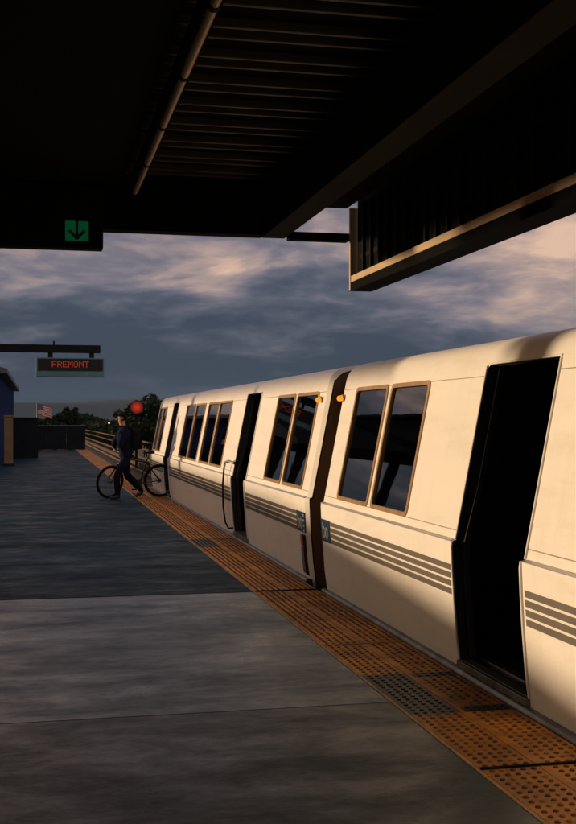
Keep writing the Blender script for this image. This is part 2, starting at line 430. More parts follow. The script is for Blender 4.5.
# ------------------------------------------------------------------ guideway beyond the platform edge
tb = MB().box(2.62, 6.05, -12, 260, GZ + 2.5, -1.2).build('trackbed', M['ballast']); tag(tb, kind='structure')
tr = empty('railway_track', (4.22, 0, -1.2)); tag(tr, 'pair of steel rails on concrete ties along the platform edge', 'railway track')
for s in (-0.838, 0.838):
    MB().box(s - 0.035, s + 0.035, -12, 250, 0.12, 0.28).build('rail', M['rail_steel'], tr)
tie_me = MB().cbox(-1.25, 1.25, -0.12, 0.12, 0.0, 0.12, 0.01).mesh('tie', M['tie'])
for k in range(60):
    o = link('tie', tie_me, tr); o.location = (0, 26 + k*0.75, 0.005)
gp = empty('guideway_parapet', (6.0, 27, -1.2)); tag(gp, 'low guideway parapet with tan guard rails beyond the train', 'parapet')
MB().box(0.05, 0.25, -35, 230, 0.0, 0.55).build('wall', M['grey_wall'], gp)
for z, w in ((1.55, 0.045), (1.12, 0.035), (0.58, 0.06)):
    MB().cbox(0.0, 0.10, -35, 228, z - w, z + w, 0.01).build('guard_rail', M['guide_rail'], gp)
for k in range(10):
    o = MB().box(0.102, 0.16, 4 + k*9.0, 4.08 + k*9.0, 0.552, 1.6).build('post', M['dark_steel'], gp)
tc_ = MB().cbox(5.38, 5.62, 27.5, 240, -0.98, -0.72, 0.02).build('third_rail_cover', M['guide_rail'])
tag(tc_, 'long tan cover board over the third rail', 'rail cover')

# ------------------------------------------------------------------ train cars
CXT = 4.22                                  # car centre line
PROF = [(2.690, -0.16), (2.672, 0.03), (2.650, 0.20), (2.630, 0.45), (2.618, 0.65), (2.612, 0.80), (2.613, 0.832), (2.619, 0.840),
        (2.640, 0.846), (2.860, 1.975), (2.872, 2.02), (2.893, 2.065), (2.925, 2.103), (2.97, 2.132), (3.05, 2.156), (3.2, 2.178), (3.5, 2.20), (CXT, 2.215)]
def sx(z):
    for (x0, z0), (x1, z1) in zip(PROF, PROF[1:]):
        if z <= z1: return x0 + (x1-x0)*(z-z0)/(z1-z0)
    return CXT
DOOR_Z0, DOOR_Z1 = 0.075, 1.985
WIN_Z0, WIN_Z1 = 0.925, 1.895
def rrect(y0, y1, z0, z1, r, n=5):
    out = []
    for cy, cz, a0 in ((y1-r, z1-r, 0), (y0+r, z1-r, 90), (y0+r, z0+r, 180), (y1-r, z0+r, 270)):
        for k in range(n+1):
            a = R(a0 + 90*k/n); out.append((cy + r*math.cos(a), cz + r*math.sin(a)))
    return out
def train_car(y0, y1, doors, windows, label, open_end):
    """y0 is the end nearer the camera; doors and windows lists of (ya, yb)"""
    car = empty('train_car', (CXT, (y0+y1)/2, -1.2)); tag(car, label, 'train car')
    off = Vector((CXT, (y0+y1)/2, -1.2))
    def fin(mb, name, mats, parent=car, smooth=None):
        mb.v = [tuple(Vector(v) - off) for v in mb.v]
        return mb.build(name, mats, parent, smooth)
    # --- shell
    zs = [z for _, z in PROF]
    extra = [DOOR_Z0, DOOR_Z1, WIN_Z0, WIN_Z1, 0.30, 0.55, 1.2, 1.5, 1.75]
    zs = sorted(set(round(z, 4) for z in zs + extra))
    half = [(sx(z), z) for z in zs]
    prof = half + [(2*CXT - x, z) for x, z in reversed(half[:-1])]
    nh = len(half)
    ys = {y0, y1, y0 + 0.05, y1 - 0.05}
    for a, b in doors + windows: ys |= {a, b}
    step = []
    ys = sorted(ys)
    full = []
    for a, b in zip(ys, ys[1:]):
        n = max(1, int((b-a)/0.9)); full += [a + (b-a)*k/n for k in range(n)]
    full.append(ys[-1]); ys = full
    vs_, fs_ = [], []
    for y in ys:
        e = min(y - y0, y1 - y); ins = 0.035*(1 - min(1, e/0.05))**2 if e < 0.05 else 0.0
        for x, z in prof:
            dx = ins if x < CXT - 0.01 else (-ins if x > CXT + 0.01 else 0)
            vs_.append((x + dx, y, z - (ins if z > 2.05 else 0)))
    npf = len(prof)
    for j in range(len(ys) - 1):
        ym = (ys[j] + ys[j+1])/2
        for i in range(npf - 1):
            if i < nh - 1:
                zm = (half[i][1] + half[i+1][1])/2
                if any(a < ym < b for a, b in doors) and DOOR_Z0 < zm < DOOR_Z1: continue
                if any(a < ym < b for a, b in windows) and WIN_Z0 < zm < WIN_Z1: continue
            a = j*npf + i; fs_.append((a, a+1, a+npf+1, a+npf))
    sh = fin(MB().add(vs_, fs_), 'body_shell', [M['paint'], M['interior'], M['paint']], smooth=32)
    # make the normals point outward, then thicken inwards
    me = sh.data
    if me.polygons[0].normal.x > 0: me.flip_normals()
    so = sh.modifiers.new('thickness', 'SOLIDIFY'); so.thickness = 0.06; so.offset = -1
    so.material_offset = 1; so.material_offset_rim = 1; so.use_even_offset = True
    dgp = bpy.context.evaluated_depsgraph_get(); dgp.update()
    thick = bpy.data.meshes.new_from_object(sh.evaluated_get(dgp)); sh.modifiers.clear(); sh.data = thick
    thick.shade_smooth(); thick.set_sharp_from_angle(angle=R(32))
    # --- end walls
    inner = [(x + (0.045 if x < CXT else -0.045 if x > CXT else 0), z - 0.04*(z > 2.05)) for x, z in prof]
    for (ya, yb), mt in zip(((y0 + 0.012, y0 + 0.05), (y1 - 0.05, y1 - 0.012)), ('brown_rubber', 'grey_panel')):
        fin(MB().prism(inner, 'y', ya, yb), 'end_wall', M[mt] if not (open_end and mt == 'grey_panel') else M['paint'])
    # --- floor, ceiling, far partition
    fin(MB().box(2.74, 2*CXT - 2.74, y0 + 0.06, y1 - 0.06, -0.05, 0.07), 'floor', M['interior'])
    fin(MB().box(2.80, 2*CXT - 2.80, y0 + 0.2, y1 - 0.2, -1.0, -0.17), 'underframe', M['rubber'])
    # --- side sill
    seg = [(2.618, -0.055), (2.690, -0.055), (2.690, 0.022), (2.640, 0.026), (2.624, 0.016), (2.618, -0.004)]
    fin(MB().prism(seg, 'y', y0 + 0.03, y1 - 0.03), 'side_sill', M['sill'], smooth=50)
    # --- stripes, seams and belt between the doors
    spans = []; cur = y0 + 0.06
    for a, b in sorted(doors): spans.append((cur, a - 0.012)); cur = b + 0.012
    spans.append((cur, y1 - 0.06))
    for a, b in spans:
        for za in (0.487, 0.540, 0.593, 0.646):
            zb = za + 0.038; p = 0.0035
            poly = [(sx(za) - p, za), (sx(zb) - p, zb), (sx(zb) + 0.01, zb), (sx(za) + 0.01, za)]
            fin(MB().prism(poly, 'y', a + 0.03, b - 0.03), 'stripe', M['stripe'])
        for z in (0.905, 1.905):
            clear = [w for w in windows if w[0] > a and w[1] < b]
            poly = [(sx(z - 0.003) - 0.0022, z - 0.003), (sx(z + 0.003) - 0.0022, z + 0.003), (sx(z) + 0.01, z + 0.003), (sx(z) + 0.01, z - 0.003)]
            fin(MB().prism(poly, 'y', a, b), 'panel_seam', M['seam'])
        poly = [(2.606, 0.836), (2.606, 0.841), (2.630, 0.849), (2.630, 0.838)]
        fin(MB().prism(poly, 'y', a + 0.005, b - 0.005), 'belt_moulding', M['belt'])
        # vertical panel joints
        n = max(1, int((b - a)/1.25))
        for k in range(1, n):
            y = a + (b-a)*k/n
            if any(w[0] - 0.05 < y < w[1] + 0.05 for w in windows): continue
            fin(MB().add([(sx(z) - 0.002, y + d, z) for z in (0.86, 1.95) for d in (-0.003, 0.003)], [(0, 1, 3, 2)]), 'panel_joint', M['seam'])
    # --- windows
    for a, b in windows:
        w = empty('window'); w.parent = car
        op = rrect(a - 0.022, b + 0.022, WIN_Z0 - 0.022, WIN_Z1 + 0.022, 0.055)
        ip = rrect(a + 0.012, b - 0.012, WIN_Z0 + 0.012, WIN_Z1 - 0.012, 0.035)
        n = len(op); vv = []
        for off_ in (-0.010, 0.016):
            for q in (op, ip): vv += [(sx(z) + off_, y, z) for y, z in q]
        ff = []
        for k in range(n):
            k2 = (k+1) % n
            ff += [(k, k2, n+k2, n+k), (2*n+k, 3*n+k, 3*n+k2, 2*n+k2), (k, 2*n+k, 2*n+k2, k2), (n+k, n+k2, 3*n+k2, 3*n+k)]
        mb = MB().add(vv, ff); mb.v = [tuple(Vector(v) - off) for v in mb.v]
        mb.build('window_frame', M['bronze'], w, smooth=30)
        gp_ = rrect(a + 0.006, b - 0.006, WIN_Z0 + 0.006, WIN_Z1 - 0.006, 0.04)
        mb = MB().add([(sx(z) + 0.008, y, z) for y, z in gp_] + [(sx(z) + 0.014, y, z) for y, z in gp_],
                      [tuple(range(n)), tuple(range(2*n-1, n-1, -1))] + [(k, (k+1) % n, n+(k+1) % n, n+k) for k in range(n)])
        mb.v = [tuple(Vector(v) - off) for v in mb.v]
        mb.build('pane', M['glass'], w)
    # --- doorways: open, with posts, header, threshold, grab poles inside
    for a, b in doors:
        d = empty('doorway'); d.parent = car
        def dbuild(mb, name, m_, smooth=None):
            mb.v = [tuple(Vector(v) - off) for v in mb.v]; return mb.build(name, m_, d, smooth)
        for yy, s in ((a, 1), (b, -1)):
            zz = [DOOR_Z0, 0.2, 0.45, 0.65, 0.80, 0.838]
            pts = [(sx(z) - 0.004, yy, z) for z in zz] ; dbuild(MB().tube(pts, 0.010, 8), 'door_edge', M['paint'], 50)
            pts = [(sx(z) - 0.004, yy, z) for z in (0.848, 1.2, 1.6, 1.93, 1.972)]
            dbuild(MB().tube(pts, 0.008, 8), 'door_edge', M['paint'], 50)
            # corner gusset that rounds the opening
            cv = [(sx(1.985) + 0.004, yy, 1.985), (sx(1.93) + 0.004, yy, 1.93), (sx(1.965) + 0.004, yy + s*0.012, 1.965), (sx(1.985) + 0.004, yy + s*0.05, 1.985)]
            dbuild(MB().add(cv, [(0, 1, 2, 3)]), 'corner_gusset', M['paint'])
            # recessed door leaf edge in its pocket
            poly = [(sx(z) + 0.07, z) for z in (0.08, 0.3, 0.6, 0.83, 1.2, 1.6, 1.97)]
            poly += [(x + 0.035, z) for x, z in reversed(poly)]
            dbuild(MB().prism(poly, 'y', yy - s*0.3, yy + s*0.035), 'door_leaf', M['interior'])
        dbuild(MB().tube([(sx(1.985) - 0.002, a - 0.004, 1.984), (sx(1.985) - 0.002, b + 0.004, 1.984)], 0.007, 8), 'door_header', M['paint'], 50)
        dbuild(MB().cbox(2.640, 2.80, a + 0.005, b - 0.005, 0.030, 0.074, 0.006), 'threshold', M['sill'])
        dbuild(MB().box(2.80, 2.86, a + 0.01, b - 0.01, 0.0705, 0.082), 'door_track', M['steel'])
        for yy, xx in ((a + 0.12, 3.35), (b - 0.15, 3.35)):
            dbuild(MB().tube([(xx, yy, 0.07), (xx, yy, 2.12)], 0.016, 8), 'grab_pole', M['steel'])
    # --- seats inside, back to the near windows
    for a, b in windows:
        st = empty('seat'); st.parent = car
        m1 = MB().cbox(2.95, 3.80, a + 0.08, b - 0.25, 0.38, 0.50, 0.03); m1.v = [tuple(Vector(v) - off) for v in m1.v]
        m1.build('seat_cushion', M['interior'], st, 40)
        m2 = MB().cbox(2.95, 3.80, a + 0.0, a + 0.11, 0.45, 1.12, 0.03); m2.v = [tuple(Vector(v) - off) for v in m2.v]
        m2.build('seat_back', M['interior'], st, 40)
    return car, off, fin

c1, off1, fin1 = train_car(-9.5, 10.42, [(5.83, 6.90), (-4.6, -3.5)],
    [(8.98, 9.90), (7.96, 8.85), (2.9, 3.8), (1.85, 2.75), (0.2, 1.1), (-0.85, 0.05)],
    'white train car with open front doorway and two bronze framed windows by its coupled end', False)
c2, off2, fin2 = train_car(10.98, 27.05, [(14.44, 15.48), (23.22, 24.15)],
    [(11.34, 12.29), (12.42, 13.33), (16.64, 17.78), (17.92, 18.98), (19.36, 20.5), (20.64, 21.85), (25.3, 26.0), (26.14, 26.75)],
    'white train car with two open doorways, its far end beside the cyclist', True)
# diaphragm between the cars
dg = empty('gangway_diaphragm', (CXT, 10.70, -1.2)); tag(dg, 'brown ribbed gangway diaphragm filling the gap between the cars', 'train gangway')
for k in range(6):
    y = 10.425 + k*0.095
    mb = MB().cbox(3.02 - CXT + (k % 2)*0.03, CXT - 3.02 - (k % 2)*0.03, y - 10.70, y + 0.08 - 10.70, 0.9, 3.28 - (k % 2)*0.03, 0.02)
    mb.build('bellows_fold', M['brown_rubber'], dg)
# logo blocks at the coupled ends, with small ba letters
def glyph_strokes(mb, strokes, x_of, y0, z0, sz, w):
    for pts in strokes:
        for (u0, v0), (u1, v1) in zip(pts, pts[1:]):
            # u runs to -y (to the right as seen), v up
            a = Vector((0, y0 - u0*sz, z0 + v0*sz)); b = Vector((0, y0 - u1*sz, z0 + v1*sz)); d = (b-a).normalized()
            n = Vector((0, -d.z, d.y))*w/2; a -= d*w*0.3; b += d*w*0.3
            q = [a + n, b + n, b - n, a - n]
            mb.add([(x_of(p.z), p.y, p.z) for p in q], [(0, 1, 2, 3)])
B_ = [[(0, 1.45), (0, 0)], [(0, 0.95), (0.5, 1.0), (0.8, 0.75), (0.8, 0.25), (0.5, 0), (0, 0.05)]]
A_ = [[(1.9, 0.95), (1.9, 0)], [(1.9, 0.9), (1.4, 1.0), (1.1, 0.75), (1.1, 0.25), (1.4, 0), (1.9, 0.1)]]
def logo(fin, ya, yb, tail):
    z0, z1 = 0.484, 0.690; p = 0.0075
    zz = [z0, 0.55, 0.62, z1]
    poly = [(sx(z) - p, z) for z in zz] + [(sx(z) + 0.006, z) for z in reversed(zz)]
    fin(MB().prism(poly, 'y', ya, yb), 'logo_panel', M['logo'])
    mb = MB(); glyph_strokes(mb, B_ + A_, lambda z: sx(z) - 0.0095, yb - 0.07, 0.525, 0.088, 0.026)
    fin(mb, 'logo_letters', M['logo_white'])
logo(fin1, 10.05, 10.36, 1)
logo(fin2, 11.03, 11.40, -1)
for k in range(4):
    z = 0.50 + k*0.053
    fin2(MB().cbox(sx(z) - 0.014, sx(z), 11.05, 11.11, z - 0.012, z + 0.012, 0.004), 'rivet_plate', M['belt'])
# amber marker lights
for fin, y in ((fin1, 10.33), (fin2, 11.17)):
    z = 1.83; x = sx(z)
    fin(MB().tube([(x - 0.006, y, z), (x - 0.02, y, z - 0.002)], 0.034, 14), 'marker_light_base', M['bronze'], smooth=40)
    fin(MB().tube([(x - 0.02, y, z - 0.002), (x - 0.055, y, z - 0.008), (x - 0.068, y, z - 0.010)], [0.027, 0.027, 0.016], 14), 'marker_light', M['amber'], smooth=40)
# red reflector and grey step panel at the near end of the far car
fin2(MB().add([(sx(z) - 0.004, y, z) for z in (0.34, 0.45) for y in (11.20, 11.30)], [(0, 1, 3, 2)]), 'red_reflector', M['red'])
fin2(MB().add([(sx(z) - 0.004, y, z) for z in (0.06, 0.2, 0.33) for y in (11.20, 11.30)], [(0, 1, 3, 2), (2, 3, 5, 4)]), 'step_panel', M['grey_panel'])
fin2(MB().add([(sx(z) - 0.004, y, z) for z in (0.05, 0.2, 0.35, 0.46) for y in (11.05, 11.19)], [(0, 1, 3, 2), (2, 3, 5, 4), (4, 5, 7, 6)]), 'end_black_sheet', M['rubber'])  # flat black sheet laid on the shell, no real depth
# grab loop beside the first doorway of the far car
lp = [(2.66, 15.46, 1.02), (2.60, 15.62, 1.045), (2.575, 15.75, 1.02), (2.565, 15.79, 0.93)]
fin2(MB().tube(lp, 0.020, 8), 'grab_handle', M['steel'], smooth=60)
lp = [(2.565, 15.79, 0.93), (2.55, 15.80, 0.7), (2.555, 15.79, 0.4), (2.58, 15.76, 0.18), (2.61, 15.66, 0.10), (2.66, 15.50, 0.12)]
fin2(MB().tube(lp, 0.013, 8), 'safety_hose', M['rubber'], smooth=60)

# ------------------------------------------------------------------ canopy over the platform
cn = empty('platform_canopy', (-2.0, 7.9, 0)); tag(cn, 'dark steel canopy with ribbed deck and slatted side panel over the platform', 'canopy')
def cb(mb, name, m_, smooth=None):
    mb.v = [(v[0] + 2.0, v[1] - 7.9, v[2]) for v in mb.v]
    return mb.build(name, m_, cn, smooth)
cb(MB().box(-5.9, 2.95, -8, 10.40, 4.02, 4.10), 'roof_deck', M['canopy'])
cb(MB().box(-5.9, 2.075, -8, 10.40, 3.86, 3.90), 'ceiling', M['canopy'])
cb(MB().box(-5.9, 0.72, -8, 10.38, 3.74, 3.80), 'shade_soffit', M['canopy'])  # added dark sheet: hides the ribs where bounce light fades out
for k in range(30):
    y = 10.05 - k*0.523
    for yy in (y - 0.18, y):
        cb(MB().cbox(0.74, 2.07, yy - 0.016, yy + 0.016, 3.80, 3.858, 0.006), 'ceiling_rib', M['rib'])  # paler than the ceiling: light along the rib edges put into colour
cb(MB().cbox(-5.9, 2.08, 10.42, 10.62, 3.36, 4.16, 0.008), 'end_fascia', M['canopy'])
cb(MB().cbox(2.085, 2.31, -8, 10.60, 3.36, 4.0, 0.008), 'longitudinal_beam', M['beam'])
cb(MB().box(2.32, 2.88, -8, 10.42, 3.64, 3.70), 'outer_soffit', M['canopy'])
cb(MB().cbox(2.313, 2.90, 10.40, 10.52, 3.325, 3.40, 0.006), 'cross_beam', M['canopy'])
# slatted side panel
pz0 = 2.83
cb(MB().box(2.955, 2.985, -8, 10.30, 2.93, 4.0), 'side_panel', M['canopy'])
cb(MB().cbox(2.895, 2.950, -8, 10.325, 2.925, 2.985, 0.004), 'bottom_rail', M['panel_rail'])
cb(MB().cbox(2.89, 3.10, -8, 10.33, 2.84, 2.921, 0.004), 'bottom_channel', M['canopy'])
cb(MB().cbox(2.890, 2.99, 10.335, 10.375, 2.85, 3.63, 0.004), 'end_post', M['panel_rail'])
y = 10.06
slat_me = None
while y > 1.0:
    o = cb(MB().box(2.925, 2.951, y - 0.03, y, 2.99, 3.62), 'slat', M['beam']); y -= 0.245
for z in (3.15, 3.42):
    cb(MB().box(2.952, 2.9545, 0, 10.2, z - 0.02, z + 0.02), 'slat_tie', M['beam'])
# left edge fascia and columns on the far side of the platform
cb(MB().cbox(-6.05, -5.92, -8, 10.62, 3.25, 4.16, 0.01), 'edge_fascia', M['canopy'])
for y in (7.95, -2.6):
    cb(MB().cbox(-2.2, -1.85, y - 0.18, y + 0.18, 0.0, 3.79, 0.02), 'column', M['beam'])
# fluorescent fitting
lf = empty('strip_light', (0.83, 6.5, 3.62)); tag(lf, 'long unlit strip light fitting under the canopy deck', 'strip light')
mb = MB()
for k in range(6):
    ya = -3.4 + k*1.15
    MB().tube([(0, ya + 0.03, 0), (0, ya + 1.12, 0)], 0.024, 14).build('diffuser', M['tube'], lf, smooth=50)
    MB().tube([(0, ya - 0.025, 0), (0, ya + 0.025, 0)], 0.028, 14).build('end_collar', M['rubber'], lf, smooth=50)
    MB().box(-0.02, 0.02, ya - 0.02, ya + 0.02, 0.048, 0.19).build('hanger', M['rubber'], lf)
MB().box(-0.06, 0.06, -3.45, 3.5, 0.05, 0.075).build('reflector', M['canopy'], lf)

# ------------------------------------------------------------------ signs
ab = empty('arrow_sign', (-0.6, 10.33, 3.10)); tag(ab, 'black box sign with lit green down arrow under the canopy end', 'sign')
MB().cbox(-1.6, 1.17, -0.10, 0.075, 0.05, 0.62, 0.012).build('sign_box', M['sign_box'], ab)
gx0, gx1 = 0.835, 1.04
MB().box(gx0, gx1, -0.112, -0.1005, 0.115, 0.290).build('green_panel', M['green'], ab)
mb = MB(); cxm = (gx0 + gx1)/2; zt, zb_ = 0.290, 0.135
mb.box(cxm - 0.011, cxm + 0.011, -0.1165, -0.1125, zb_ + 0.01, zt)
for s in (-1, 1):
    a = Vector((cxm, zb_)); b = Vector((cxm + s*0.068, zb_ + 0.070)); d = (b-a).normalized(); n_ = Vector((-d.y, d.x))*0.013
    a -= d*0.008
    mb.prism([tuple(a+n_), tuple(b+n_), tuple(b-n_), tuple(a-n_)], 'y', -0.1185 - 0.001*s, -0.1125)
mb.build('arrow', M['sign_black'], ab)

FONT = {'F': ['11111','10000','10000','11110','10000','10000','10000'], 'R': ['11110','10001','10001','11110','10100','10010','10001'],
        'E': ['11111','10000','10000','11110','10000','10000','11111'], 'M': ['10001','11011','10101','10101','10001','10001','10001'],
        'O': ['01110','10001','10001','10001','10001','10001','01110'], 'N': ['10001','11001','10101','10011','10001','10001','10001'],
        'T': ['11111','00100','00100','00100','00100','00100','00100']}
SY = 24.0
ds = empty('destination_sign', (0.66, SY, 2.52)); tag(ds, 'hanging display sign with red dot lettering in a teal housing', 'sign')
HW = 0.70
MB().cbox(-HW, HW, 0.0, 0.22, 0.0, 0.40, 0.015).build('housing', M['teal'], ds)
MB().box(-HW + 0.035, HW - 0.035, -0.012, -0.002, 0.125, 0.375).build('display', M['sign_black'], ds)
mb = MB(); pt = 0.0185; txt = 'FREMONT'; x = -0.37
for ch in txt:
    for r, row in enumerate(FONT[ch]):
        for c_, bit in enumerate(row):
            if bit == '1':
                xx, zz = x + c_*pt, 0.318 - r*pt
                mb.box(xx - 0.0078, xx + 0.0078, -0.018, -0.0125, zz - 0.0078, zz + 0.0078)
    x += 6*pt
mb.build('lettering', M['led'], ds)
for xx in (-0.41, 0.44):
    MB().cbox(xx - 0.05, xx + 0.05, 0.06, 0.16, 0.402, 0.50, 0.01).build('hanger', M['dark_steel'], ds)
ar = empty('sign_arm', (-5.3, SY + 0.1, 0)); tag(ar, 'dark horizontal arm carrying the display sign over the platform', 'sign arm')
MB().cbox(-0.1, 6.58, -0.07, 0.07, 3.025, 3.19, 0.012).build('arm', M['dark_steel'], ar)
MB().tube([(5.62, 0, 3.192), (5.62, 0, 3.27)], 0.02, 8).build('lug', M['dark_steel'], ar)
MB().cbox(-0.14, 0.14, -0.14, 0.14, 0.0, 3.02, 0.02).build('post', M['dark_steel'], ar)

# ------------------------------------------------------------------ unseen blockers, added for shade and for dark window reflections
SUN_K = math.tan(SUN_EL)*h/SUN_DX
wl_pts = [(y_, z_ + 9.55*SUN_K) for y_, z_ in ((-8, -0.28), (5.4, 0.0), (8.65, 0.24), (9.2, 0.32), (12.8, 0.54), (16.0, 0.70), (60.0, 0.73))]
pw = MB().prism([(-8, 0.0)] + wl_pts + [(60.0, 0.0)], 'x', -6.99, -6.85).build('shade_wall', M['grey_wall'])  # unseen wall; its top line is shaped to the shadow edge on the cars
tag(pw, 'long unseen grey wall with sloping top shaped to shade the train', 'wall')
bx_ = empty('shade_beam', (-5.3, 22, 0)); tag(bx_, 'long dark unseen beam on posts added to shade the car roofs', 'beam')
MB().cbox(-0.08, 0.08, -10.2, 9.0, 2.02 + 8.2*SUN_K, 2.40 + 8.2*SUN_K, 0.01).build('beam', M['dark_steel'], bx_)  # added out of view to keep sun off the car roofs
for y in (17.85, 26.6):
    MB().cbox(-0.06, 0.06, y - 22 - 0.07, y - 22 + 0.07, 0.0, 2.018 + 8.2*SUN_K, 0.01).build('post', M['dark_steel'], bx_)
hs = empty('shade_box', (-5.3, 9.2, 2.02 + 8.2*SUN_K)); tag(hs, 'blank dark box added under the canopy edge to shade the train roof', 'sign')
MB().cbox(-0.06, 0.06, -0.36, 0.36, 0.0, 0.5, 0.01).build('sign_box', M['sign_box'], hs)  # blank box, added to throw a shadow patch on the near roof
for y in (-0.25, 0.25):
    MB().tube([(0, y, 0.5), (0, y, 3.86 - 2.02 - 8.2*SUN_K)], 0.015, 8).build('hanger', M['dark_steel'], hs)

fc = empty('reflection_band', (-8.5, 44, 0)); tag(fc, 'dark unseen slab on posts added to darken the window reflections', 'canopy')
MB().cbox(1.5, 3.0, -16, 16, 3.85, 5.0, 0.03).build('roof', M['dark_steel'], fc)  # added so the car windows mirror a dark band
MB().cbox(1.3, 3.2, -16.2, 16.2, 5.0, 5.12, 0.02).build('roof_edge', M['dark_steel'], fc)
for k in range(5):
    MB().cbox(2.1, 2.45, -14.2 + k*7, -13.85 + k*7, GZ, 3.85, 0.02).build('post', M['dark_steel'], fc)

# ------------------------------------------------------------------ far end of the platform
bb = empty('blue_building', (-4.0, 52, 0)); tag(bb, 'low blue panelled building with grey overhanging roof on the platform', 'building')
MB().box(0.7, 2.62, -11, 14, 0.0, 3.25).build('wall', M['grey_wall'], bb)
for k in range(13):
    yy = -11 + k*1.9
    MB().cbox(2.622, 2.66, yy + 0.03, yy + 1.82, 0.05, 3.2, 0.01).build('wall_panel', M['blue_wall'], bb)
MB().prism([(0.4, 3.25), (2.95, 3.25), (2.95, 3.40), (1.7, 3.8), (0.4, 3.40)], 'y', -11.5, 14.4).build('roof', M['roof_metal'], bb)
tp = empty('tan_pillar', (-1.02, 41.2, 0)); tag(tp, 'short tan painted pillar in front of the blue building', 'pillar')
MB().cbox(-0.15, 0.15, -0.15, 0.15, 0.0, 1.72, 0.015).build('shaft', M['tan'], tp)
MB().cbox(-0.17, 0.17, -0.17, 0.17, 1.72, 1.79, 0.01).build('cap', M['tan'], tp)
MB().cbox(-0.2, 0.2, -0.2, 0.2, 0.0, 0.08, 0.01).build('base', M['grey_wall'], tp)
sw = empty('screen_wall', (-0.53, 49.6, 0)); tag(sw, 'tall dark grey screen wall between the blue building and the end wall', 'wall')
MB().cbox(-0.56, 0.53, -0.1, 0.1, 0.0, 1.68, 0.01).build('panel', M['grey_wall'], sw)
MB().cbox(-0.58, 0.55, -0.13, 0.13, 1.68, 1.73, 0.01).build('coping', M['grey_wall'], sw)
ew = empty('end_wall', (1.2, 63.0, 0)); tag(ew, 'low dark wall with coping painted as sunlit closing the platform end', 'wall')
for k in range(3):
    MB().cbox(-1.75 + k*1.03, -0.73 + k*1.03, -0.1, 0.1, 0.0, 1.28, 0.01).build('panel', M['grey_wall'], ew)
MB().cbox(-1.78, 1.36, -0.13, 0.13, 1.282, 1.33, 0.01).build('coping', M['coping'], ew)

# ------------------------------------------------------------------ railway signal showing red
SGX, SGY, SGZ = 5.17, 61.0, 2.30
sg = empty('railway_signal', (SGX, SGY, -1.2)); tag(sg, 'round railway signal showing a glowing red light beside the track', 'signal')
MB().tube([(0, 0.2, 0), (0, 0.2, 3.9)], 0.07, 10).build('mast', M['dark_steel'], sg, smooth=60)
mb = MB(); ring = [(0.365*math.cos(k*math.pi/16), 0.365*math.sin(k*math.pi/16) + SGZ + 1.2) for k in range(32)]
mb.prism(ring, 'y', -0.03, 0.12); mb.build('backboard', M['sign_box'], sg)
mb = MB(); ring = [(0.36*math.cos(k*math.pi/16), 0.36*math.sin(k*math.pi/16) + SGZ + 1.2) for k in range(32)]
mb.prism(ring, 'y', -0.06, -0.032); lens_m = emit('red_signal_light', (1.0, 0.045, 0.008), 0.75)
N_, L_ = lens_m.node_tree.nodes, lens_m.node_tree.links
ge_ = N_.new('ShaderNodeTexCoord'); mp_ = N_.new('ShaderNodeMapping'); mp_.inputs['Location'].default_value = (0, 0, -(SGZ + 1.2))
gr_ = N_.new('ShaderNodeTexGradient'); gr_.gradient_type = 'SPHERICAL'; mm_ = N_.new('ShaderNodeMath'); mm_.operation = 'MULTIPLY'; mm_.inputs[1].default_value = 0.62
sc_ = N_.new('ShaderNodeVectorMath'); sc_.operation = 'SCALE'; sc_.inputs['Scale'].default_value = 2.75
L_.new(ge_.outputs['Object'], mp_.inputs[0]); L_.new(mp_.outputs[0], sc_.inputs[0]); L_.new(sc_.outputs[0], gr_.inputs[0]); L_.new(gr_.outputs['Fac'], mm_.inputs[0])
L_.new(mm_.outputs[0], N_['Principled BSDF'].inputs['Emission Strength'])  # emission fades to the rim: the lamp's soft glow drawn on the disc
mb.build('red_lens_glow', lens_m, sg)

# ------------------------------------------------------------------ flag on its pole
FY, FX = 120.0, -0.1
fl = empty('flag_pole', (FX, FY, GZ)); tag(fl, 'American flag flying from a tall pole beyond the platform', 'flag')
MB().tube([(0, 0, 0), (0, 0, 5.0), (0, 0, 9.4)], [0.08, 0.07, 0.045], 8).build('pole', M['roof_metal'], fl, smooth=60)
M['f_red'] = mat('flag_red', (0.50, 0.05, 0.05), 0.8, var=0.1); M['f_white'] = mat('flag_white', (0.8, 0.78, 0.75), 0.8); M['f_blue'] = mat('flag_blue', (0.02, 0.035, 0.16), 0.8)
mb = MB(); FW, FH, NX, NZ = 1.55, 1.15, 20, 13
def fpt(u, v):
    return (0.05 + FW*u*0.95, 0.16*math.sin(u*7 + v*1.2)*u**0.6, 9.25 - FH*v - 0.42*u*u + 0.05*math.sin(u*9))
for i in range(NX):
    for j in range(NZ):
        q = [fpt(i/NX, j/NZ), fpt((i+1)/NX, j/NZ), fpt((i+1)/NX, (j+1)/NZ), fpt(i/NX, (j+1)/NZ)]
        mb.mi = 2 if (i < 8 and j < 7) else (0 if j % 2 == 0 else 1); mb.add(q, [(0, 1, 2, 3)])
cl = mb.build('flag_cloth', [M['f_red'], M['f_white'], M['f_blue']], fl)
mb = MB()
for r in range(9):
    for c_ in range(6 if r % 2 == 0 else 5):
        u = (0.032 + 0.064*c_ + (0.032 if r % 2 else 0))*1.0; v = 0.05 + r*0.055
        p = Vector(fpt(u, v)); p.y -= 0.012
        mb.add([(p.x + (0.03 if k % 2 == 0 else 0.012)*math.sin(k*math.pi/5), p.y, p.z + (0.03 if k % 2 == 0 else 0.012)*math.cos(k*math.pi/5)) for k in range(10)], [tuple(range(10))])
mb.build('stars', M['f_white'], fl)

